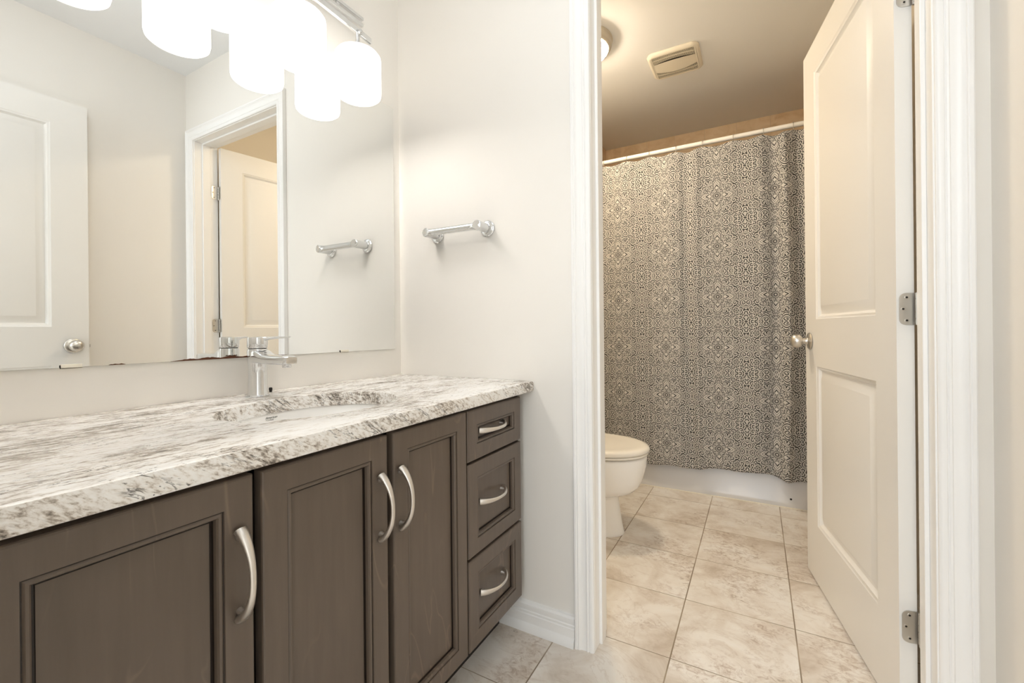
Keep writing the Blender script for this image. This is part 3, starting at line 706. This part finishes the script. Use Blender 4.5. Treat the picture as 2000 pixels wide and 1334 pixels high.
# ------------------------------------------------------------------ towel bar
tb = thing('towel_bar', (0.2958, 0.0, 1.3207), 'short chrome hand towel bar on the wall between mirror and doorway', 'towel bar')
for sx in (-0.1089, 0.1089):
    d = (Vector((0, -1, 0)), Vector((1, 0, 0)), Vector((0, 0, 1)))
    MB().lathe([(0.0, 0.0004), (0.0275, 0.0004), (0.0275, 0.005), (0.0245, 0.0075), (0.0225, 0.0080), (0.0215, 0.0115), (0.0185, 0.0130), (0.0, 0.0130)], (sx, 0, 0), d, 40).build('wall_plate', M['chrome'], tb, smooth=40)
    rs = []
    s_ = -1 if sx < 0 else 1
    # post widening outwards, its end cut on the slant
    for h_, r_, sl in ((0.012, 0.0162, 0), (0.030, 0.0160, 0), (0.050, 0.0162, 0), (0.060, 0.0162, 0.12), (0.0690, 0.0160, 0.36), (0.0710, 0.0140, 0.36)):
        rs.append([(sx + r_ * cos(2 * pi * i / 32), -h_ + sl * r_ * cos(2 * pi * i / 32) * s_ * 0.6, r_ * sin(2 * pi * i / 32)) for i in range(32)])
    MB().rings(rs).build('post', M['chrome'], tb, smooth=40)
B_ = [(-0.102, 0.0155), (-0.094, 0.0140), (-0.086, 0.0126), (-0.0745, 0.0120), (-0.0740, 0.0113), (-0.0735, 0.0120), (0.0735, 0.0120), (0.0740, 0.0111), (0.0745, 0.0120), (0.086, 0.0126), (0.094, 0.0140), (0.102, 0.0155)]
MB().lathe([(r, h_) for h_, r in B_], (0, -0.056, 0), 'X', 32).build('bar', M['chrome'], tb, smooth=30)

# ------------------------------------------------------------------ toilet (bowl axis along +x from the wall)
to = thing('toilet', (FX, 0.800, 0.0), 'white two-piece toilet with closed ivory lid beside the doorway', 'toilet')
def egg(xf, xb, hw, z, n=56, p=2.35):
    xm = xb + (xf - xb) * 0.46; out = []
    for i in range(n):
        a = 2 * pi * i / n; ca, sa = cos(a), sin(a)
        if ca >= 0: x = xm + (xf - xm) * ca; y = hw * sa
        else: x = xm + (xm - xb) * math.copysign(abs(ca) ** (2 / 3.0), ca); y = hw * math.copysign(abs(sa) ** (2 / p), sa)
        out.append((x, y, z))
    return out
bw = MB()
secs = [(0.5170, 0.14, 0.106, 0.0), (0.5190, 0.14, 0.107, 0.006), (0.5150, 0.14, 0.105, 0.014), (0.508, 0.145, 0.102, 0.050), (0.500, 0.15, 0.098, 0.10), (0.493, 0.15, 0.096, 0.15), (0.491, 0.15, 0.097, 0.178), (0.498, 0.15, 0.104, 0.187),
        (0.530, 0.15, 0.122, 0.193), (0.563, 0.15, 0.142, 0.208), (0.590, 0.15, 0.160, 0.236), (0.604, 0.15, 0.167, 0.266), (0.612, 0.15, 0.172, 0.295), (0.622, 0.15, 0.178, 0.335), (0.626, 0.15, 0.181, 0.370), (0.624, 0.15, 0.179, 0.376), (0.612, 0.155, 0.170, 0.3795)]
bw.rings([egg(*s_) for s_ in secs]).build('bowl', M['porcelain'], to, smooth=60)
st = MB(); st.rings([egg(0.616, 0.20, 0.172, 0.3865), egg(0.628, 0.19, 0.182, 0.3875), egg(0.632, 0.188, 0.186, 0.391), egg(0.630, 0.19, 0.184, 0.3975), egg(0.622, 0.20, 0.178, 0.399)])
st.build('seat', M['seat'], to, smooth=50)
for sy in (-0.09, 0.09): MB().box(0.5, 0.515, sy - 0.012, sy + 0.012, 0.381, 0.3867).build('bumper', M['seat'], to)
li = MB(); li.rings([egg(0.624, 0.195, 0.178, 0.4000), egg(0.634, 0.187, 0.187, 0.4020), egg(0.638, 0.185, 0.190, 0.4085), egg(0.636, 0.187, 0.188, 0.4175), egg(0.628, 0.19, 0.182, 0.4240), egg(0.612, 0.20, 0.170, 0.4275), egg(0.585, 0.21, 0.150, 0.4265), egg(0.52, 0.24, 0.11, 0.4275), egg(0.42, 0.30, 0.05, 0.4290)])
li.build('lid', M['seat'], to, smooth=50)
MB().box(0.006, 0.165, -0.205, 0.205, 0.384, 0.715).build('tank', M['porcelain'], to, bevel=0.018, seg=4)
MB().box(0.004, 0.175, -0.215, 0.215, 0.716, 0.748).build('tank_lid', M['porcelain'], to, bevel=0.010, seg=3)
MB().box(0.02, 0.21, -0.11, 0.11, 0.28, 0.384).build('tank_shelf', M['porcelain'], to, bevel=0.012, seg=3)
MB().lathe([(0.0, 0.0), (0.012, 0.0), (0.012, 0.008), (0.0, 0.01)], (0.165, -0.15, 0.66), 'X', 20).tube([(0.172, -0.15, 0.66), (0.178, -0.12, 0.658), (0.178, -0.07, 0.652)], [0.005, 0.005, 0.006], 10).build('flush_lever', M['chrome'], to, smooth=40)

# ------------------------------------------------------------------ bathtub
YT = 1.509
tu = thing('bathtub', (0.9, 1.87, 0.0), 'white alcove bathtub behind the patterned shower curtain', 'bathtub')
bx0, bx1, by0, by1, RZ = FX + 0.013 - 0.9, FR - 0.013 - 0.9, YT - 1.87, FY - 0.001 - 1.87, 0.42
mb = MB()
def rrect(x0, x1, y0, y1, r, z, n=8):
    o = []
    for cx_, cy_, a0 in ((x1 - r, y1 - r, 0), (x0 + r, y1 - r, pi / 2), (x0 + r, y0 + r, pi), (x1 - r, y0 + r, 3 * pi / 2)):
        for i in range(n + 1):
            a = a0 + pi / 2 * i / n; o.append((cx_ + r * cos(a), cy_ + r * sin(a), z))
    return o
rs = [rrect(bx0, bx1, by0 + 0.0005, by1, 0.0008, 0.0), rrect(bx0, bx1, by0 + 0.0005, by1, 0.0008, 0.030), rrect(bx0, bx1, by0 + 0.0045, by1, 0.0008, 0.036), rrect(bx0, bx1, by0 + 0.008, by1, 0.001, RZ - 0.03), rrect(bx0, bx1, by0, by1, 0.001, RZ - 0.02), rrect(bx0, bx1, by0, by1, 0.001, RZ - 0.006), rrect(bx0 + 0.004, bx1 - 0.004, by0 + 0.006, by1 - 0.004, 0.002, RZ),
      rrect(bx0 + 0.07, bx1 - 0.07, by0 + 0.07, by1 - 0.05, 0.12, RZ), rrect(bx0 + 0.08, bx1 - 0.08, by0 + 0.08, by1 - 0.06, 0.12, RZ - 0.015), rrect(bx0 + 0.14, bx1 - 0.14, by0 + 0.12, by1 - 0.10, 0.12, 0.12), rrect(bx0 + 0.2, bx1 - 0.2, by0 + 0.17, by1 - 0.15, 0.1, 0.085)]
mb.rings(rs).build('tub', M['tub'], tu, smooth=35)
MB().box(bx0, bx1, by0 - 0.004, by0 + 0.0004, 0.0005, 0.005).build('caulk_line', M['caulk'], tu)
MB().lathe([(0.0, -0.0006), (0.0052, -0.0006), (0.0052, 0.0012), (0.0, 0.0014)], (1.3592 - 0.9, by0 + 0.0044, 0.0490), (Vector((0, -1, 0)), Vector((1, 0, 0)), Vector((0, 0, 1))), 18).build('apron_hole', M['dark'], tu)

# ------------------------------------------------------------------ curtain rod, rings, curtain
RY, RZZ, RRAD = 1.497, 2.0495, 0.0130
rod = thing('curtain_rod', (0.9, RY, RZZ), 'white shower curtain rod across the tub alcove', 'curtain rod')
MB().lathe([(RRAD, FX + 0.014 - 0.9), (RRAD, FR - 0.014 - 0.9)], (0, 0, 0), 'X', 28).build('rod', M['white_rod'], rod, smooth=40)
for xs, dx in ((FX + 0.0125 - 0.9, 1), (FR - 0.0125 - 0.9, -1)):
    MB().lathe([(0.0, 0.0), (0.034, 0.0), (0.034, 0.004), (0.020, 0.012), (0.0150, 0.028), (0.0, 0.028)], (xs, 0, 0), (Vector((dx, 0, 0)), Vector((0, 1, 0)), Vector((0, 0, 1))), 28).build('end_flange', M['white_rod'], rod, smooth=40)

RX = [0.205, 0.355, 0.5008, 0.6394, 0.7945, 0.9385, 1.0983, 1.2462, 1.3834, 1.505, 1.60]
CY = 1.4755
def fold(x, z):
    """depth offset of the cloth: soft folds that gather towards both ends, deeper lower down"""
    t = (2.02 - z) / 1.87
    amp = 0.010 + 0.006 * t
    g = 0.0
    for c, w, a in ((0.30, 0.035, 1.1), (0.43, 0.030, -0.9), (0.585, 0.05, 0.55), (0.757, 0.045, -0.75), (0.860, 0.028, 1.0), (0.905, 0.03, -0.85), (1.10, 0.06, 0.5), (1.215, 0.035, -0.8), (1.285, 0.030, 1.25), (1.345, 0.024, -2.4), (1.415, 0.026, 1.5), (1.465, 0.02, -1.8), (1.50, 0.02, 1.2), (1.56, 0.02, -1.1), (0.20, 0.03, -1.0)):
        g += a * math.exp(-((x - c - 0.012 * sin(z * 2.1 + c * 9)) / w) ** 2)
    g += 0.20 * sin(x * 19 + z * 0.8) + 0.12 * sin(x * 41 + 1.3 + z * 1.7)
    return max(-0.045, min(0.0185, g * amp))
def top_z(x):
    d = min(abs(x - r) for r in RX)
    return 2.0215 - 0.0125 * (1 - math.exp(-(d / 0.045) ** 2)) + 0.003 * sin(x * 13)
def hem_z(x):
    return 0.163 + 0.012 * sin((x - 0.95) * 6.5) - 0.020 * max(0.0, (x - 1.25) / 0.3) + 0.006 * sin(x * 27)
cb = MB(); NX, NZ = 420, 150; vs_ = []; uv_ = []; s_acc = 0.0
xs_ = [0.155 + (1.60 - 0.155) * i / NX for i in range(NX + 1)]
for j in range(NZ + 1):
    for i, x in enumerate(xs_):
        zt, zb = top_z(x), hem_z(x); z = zb + (zt - zb) * j / NZ
        vs_.append((x - 0.9, CY + fold(x, z) - RY, z - RZZ))
        zref = 0.163 + (2.015 - 0.163) * j / NZ
        uv_.append((x, z))
fs_ = [(j * (NX + 1) + i, j * (NX + 1) + i + 1, (j + 1) * (NX + 1) + i + 1, (j + 1) * (NX + 1) + i) for j in range(NZ) for i in range(NX)]
cb.add(vs_, fs_)
cur = cb.build('shower_curtain', M['fabric'], None, smooth=180)
cur.location = (0.9, RY, RZZ)
uvl = cur.data.uv_layers.new(name='UVMap')
lp = [0] * len(cur.data.loops); cur.data.loops.foreach_get('vertex_index', lp)
buf = []
for vi in lp: buf += uv_[vi]
uvl.data.foreach_set('uv', buf)
so = cur.modifiers.new('cloth', 'SOLIDIFY'); so.thickness = 0.0008
tag(cur, 'cream shower curtain printed with dark scrolling medallions', 'shower curtain')
ring0 = None
for i, x in enumerate(RX):
    lab = 'clear plastic curtain ring on the white rod' 
    if ring0 is None:
        mb = MB(); pts = []
        for q in range(36):
            a = 2 * pi * q / 36
            pts.append((0, 0.0165 * cos(a) - 0.004 * (1 - sin(a)) * 0.9, 0.0165 * sin(a) if sin(a) > 0 else 0.0400 * sin(a)))
        mb.tube(pts, 0.0017, 8, up=(1, 0, 0), closed=True)
        ring0 = mb.build('curtain_ring', M['clear'], None, smooth=60); o = ring0
    else:
        o = ring0.copy(); COL.objects.link(o)
    o.location = (x, RY, RZZ - 0.0010)
    tag(o, lab, 'curtain ring', 'clear rings on the curtain rod')

# ------------------------------------------------------------------ exhaust fan on the ceiling of the toilet room
fc = (0.8300, 1.2530)
fan = thing('exhaust_fan', (fc[0], fc[1], H), 'square ivory exhaust fan grille on the toilet room ceiling', 'exhaust fan')
HF = 0.130
def soft_sq(h, bulge, z, n=10, r=0.030):
    """square outline with rounded corners and slightly bowed sides"""
    base = rrect(-h, h, -h, h, r, z, n); out = []
    for x, y, z_ in base:
        out.append((x + math.copysign(bulge, x) * (1 - (y / h) ** 2) * (abs(x) / h) ** 3, y + math.copysign(bulge, y) * (1 - (x / h) ** 2) * (abs(y) / h) ** 3, z_))
    return out
fb = MB(); fb.rings([soft_sq(HF - 0.004, 0.006, -0.0004), soft_sq(HF - 0.002, 0.006, -0.006), soft_sq(HF - 0.006, 0.006, -0.013), soft_sq(HF - 0.014, 0.006, -0.0175), soft_sq(HF - 0.018, 0.005, -0.0180)], True, False)
# face with two slotted bands (y = band direction across), built as a grid of strips
def band_lo(x): return -0.0360 + 0.030 * (1 - (x / 0.10) ** 2) * -1 + 0.0           # inner edge, bowed
face = MB(); void = MB()
NXs = 42; hx = 0.105
def inner(x): return 0.052 + 0.024 * (1 - min(1, (x / hx) ** 2)) ** 1.0     # half height of the smooth lens
def outer(x): return 0.104
ol = soft_sq(HF - 0.018, 0.005, -0.0180)
lens = []
N_ = 40
# smooth central lens
top_l = [(-hx + 2 * hx * i / N_, inner(-hx + 2 * hx * i / N_) * 0.75) for i in range(N_ + 1)]
for i in range(N_):
    (xa, ya), (xb, yb) = top_l[i], top_l[i + 1]
    face.add([(xa, -ya, -0.018 - 0.006 * (1 - (xa / hx) ** 2)), (xb, -yb, -0.018 - 0.006 * (1 - (xb / hx) ** 2)), (xb, yb, -0.018 - 0.006 * (1 - (xb / hx) ** 2)), (xa, ya, -0.018 - 0.006 * (1 - (xa / hx) ** 2))], [(0, 1, 2, 3)])
# margins around the slot bands
q = HF - 0.017
face.box(-q, -hx, -q + 0.006, q - 0.006, -0.0180, -0.015).box(hx, q, -q + 0.006, q - 0.006, -0.0180, -0.015)
face.box(-hx, hx, 0.108, q + 0.003, -0.0180, -0.015).box(-hx, hx, -q - 0.003, -0.108, -0.0180, -0.015)
void.box(-hx, hx, -0.109, 0.109, -0.0095, -0.0060)
for sy in (1, -1):
    slots = MB()
    for i in range(NXs + 1):
        x = -hx + 2 * hx * i / NXs; yi = inner(x) * 0.75
        w = 0.00115
        yb = 0.108
        ya_, yb_ = sorted((sy * yi, sy * yb))
        slots.box(x - w, x + w, ya_, yb_, -0.0180, -0.0135)
    for i in range(NXs):      # long rib following the bow, half way up the band
        xa, xb = -hx + 2 * hx * i / NXs, -hx + 2 * hx * (i + 1) / NXs
        m0, m1 = (inner(xa) * 0.75 + 0.108) / 2, (inner(xb) * 0.75 + 0.108) / 2
        slots.add([(xa, sy * (m0 - 0.0014), -0.0184), (xb, sy * (m1 - 0.0014), -0.0184), (xb, sy * (m1 + 0.0014), -0.0184), (xa, sy * (m0 + 0.0014), -0.0184),
                   (xa, sy * (m0 - 0.0014), -0.012), (xb, sy * (m1 - 0.0014), -0.012), (xb, sy * (m1 + 0.0014), -0.012), (xa, sy * (m0 + 0.0014), -0.012)],
                  [(0, 1, 2, 3), (4, 5, 6, 7), (0, 1, 5, 4), (3, 2, 6, 7)])
    slots.build('grille', M['plastic'], fan)
fb.build('cover', M['plastic'], fan, smooth=50)
face.build('centre_panel', M['plastic'], fan, smooth=40)
void.build('grille_recess', M['dark'], fan)

# ------------------------------------------------------------------ ceiling lamps, two of them added out of view
def flush_lamp(loc, label, r, mat, group=None):
    t = thing('ceiling_light', loc, label, 'ceiling light', group)
    MB().lathe([(0.0, -0.0005), (r, -0.0005), (r + 0.001, -0.004), (r - 0.002, -0.008), (r - 0.004, -0.010), (r - 0.004, -0.030), (r - 0.010, -0.040), (r - 0.020, -0.046), (r - 0.024, -0.044)], (0, 0, 0), 'Z', 56).build('base_ring', M['lamp_ring'], t, smooth=35)
    g = [(r - 0.024, -0.043)]
    for i in range(1, 10):
        a = pi / 2 * i / 9; g.append(((r - 0.024) * cos(a), -0.043 - 0.045 * sin(a)))
    MB().lathe(g, (0, 0, 0), 'Z', 56).build('diffuser', mat, t, smooth=60)
    return t
flush_lamp((0.440, 0.865, H), 'round flush ceiling light glowing beside the exhaust fan', 0.150, M['lamp'])
t = thing('ceiling_light', (0.86, -0.78, H), 'added fill globe on a short stem over the vanity room floor, unseen above the frame', 'ceiling light')  # unseen lamp, added to brighten the vanity room
MB().lathe([(0.0, -0.0005), (0.06, -0.0005), (0.062, -0.006), (0.05, -0.018), (0.012, -0.022), (0.010, -0.03), (0.010, -0.085), (0.035, -0.09), (0.04, -0.10), (0.0, -0.10)], (0, 0, 0), 'Z', 40).build('stem', M['nickel'], t, smooth=40)
MB().lathe([(max(1e-4, 0.11 * sin(pi * i / 20)), -0.195 + 0.10 * cos(pi * i / 20)) for i in range(21)], (0, 0, 0), 'Z', 40).build('globe', M['fill_globe'], t, smooth=60)
flush_lamp((1.2, -2.4, H), 'added round fill lamp on the hall ceiling, unseen behind the camera', 0.150, M['hall_fill_lamp'])

# ------------------------------------------------------------------ maker's lettering inside the basin
# the script mark sits on the inner slope of the basin, upper line larger than the lower one
def on_bowl(ang, z):
    """point, outward tangent and inward normal on the basin's inner wall"""
    zs = [(CB - 0.004, 1.02), (CB - 0.018, 1.0), (CB - 0.05, 0.965), (CB - 0.085, 0.90)]
    for (za, sa_), (zb, sb_) in zip(zs, zs[1:]):
        if zb <= z <= za: k_ = sa_ + (sb_ - sa_) * (za - z) / (za - zb)
    return Vector((SB * k_ * cos(ang), SA * k_ * sin(ang), z))
def bowl_text(txt, size, shear, ang, z, name):
    p = on_bowl(ang, z); u = (on_bowl(ang + 0.01, z) - on_bowl(ang - 0.01, z)).normalized()   # reading direction
    w = (on_bowl(ang, z + 0.004) - on_bowl(ang, z - 0.004)).normalized()
    n_ = u.cross(w).normalized()
    if n_.dot(Vector((-p.x, -p.y, 0))) < 0: u = -u; n_ = u.cross(w).normalized()
    q = lettering(txt, size, shear, (0, 0, 0), (0, 0, 0), sk, name)
    M4 = Matrix((( u.x, w.x, n_.x, p.x + n_.x * 0.0012), (u.y, w.y, n_.y, p.y + n_.y * 0.0012), (u.z, w.z, n_.z, p.z + n_.z * 0.0012), (0, 0, 0, 1)))
    q.matrix_local = M4
    return q
bowl_text('American', 0.0078, 0.45, radians(-176.6), 0.7618, 'maker_mark')
bowl_text('Standard', 0.0056, 0.30, radians(-175.0), 0.7568, 'maker_mark')
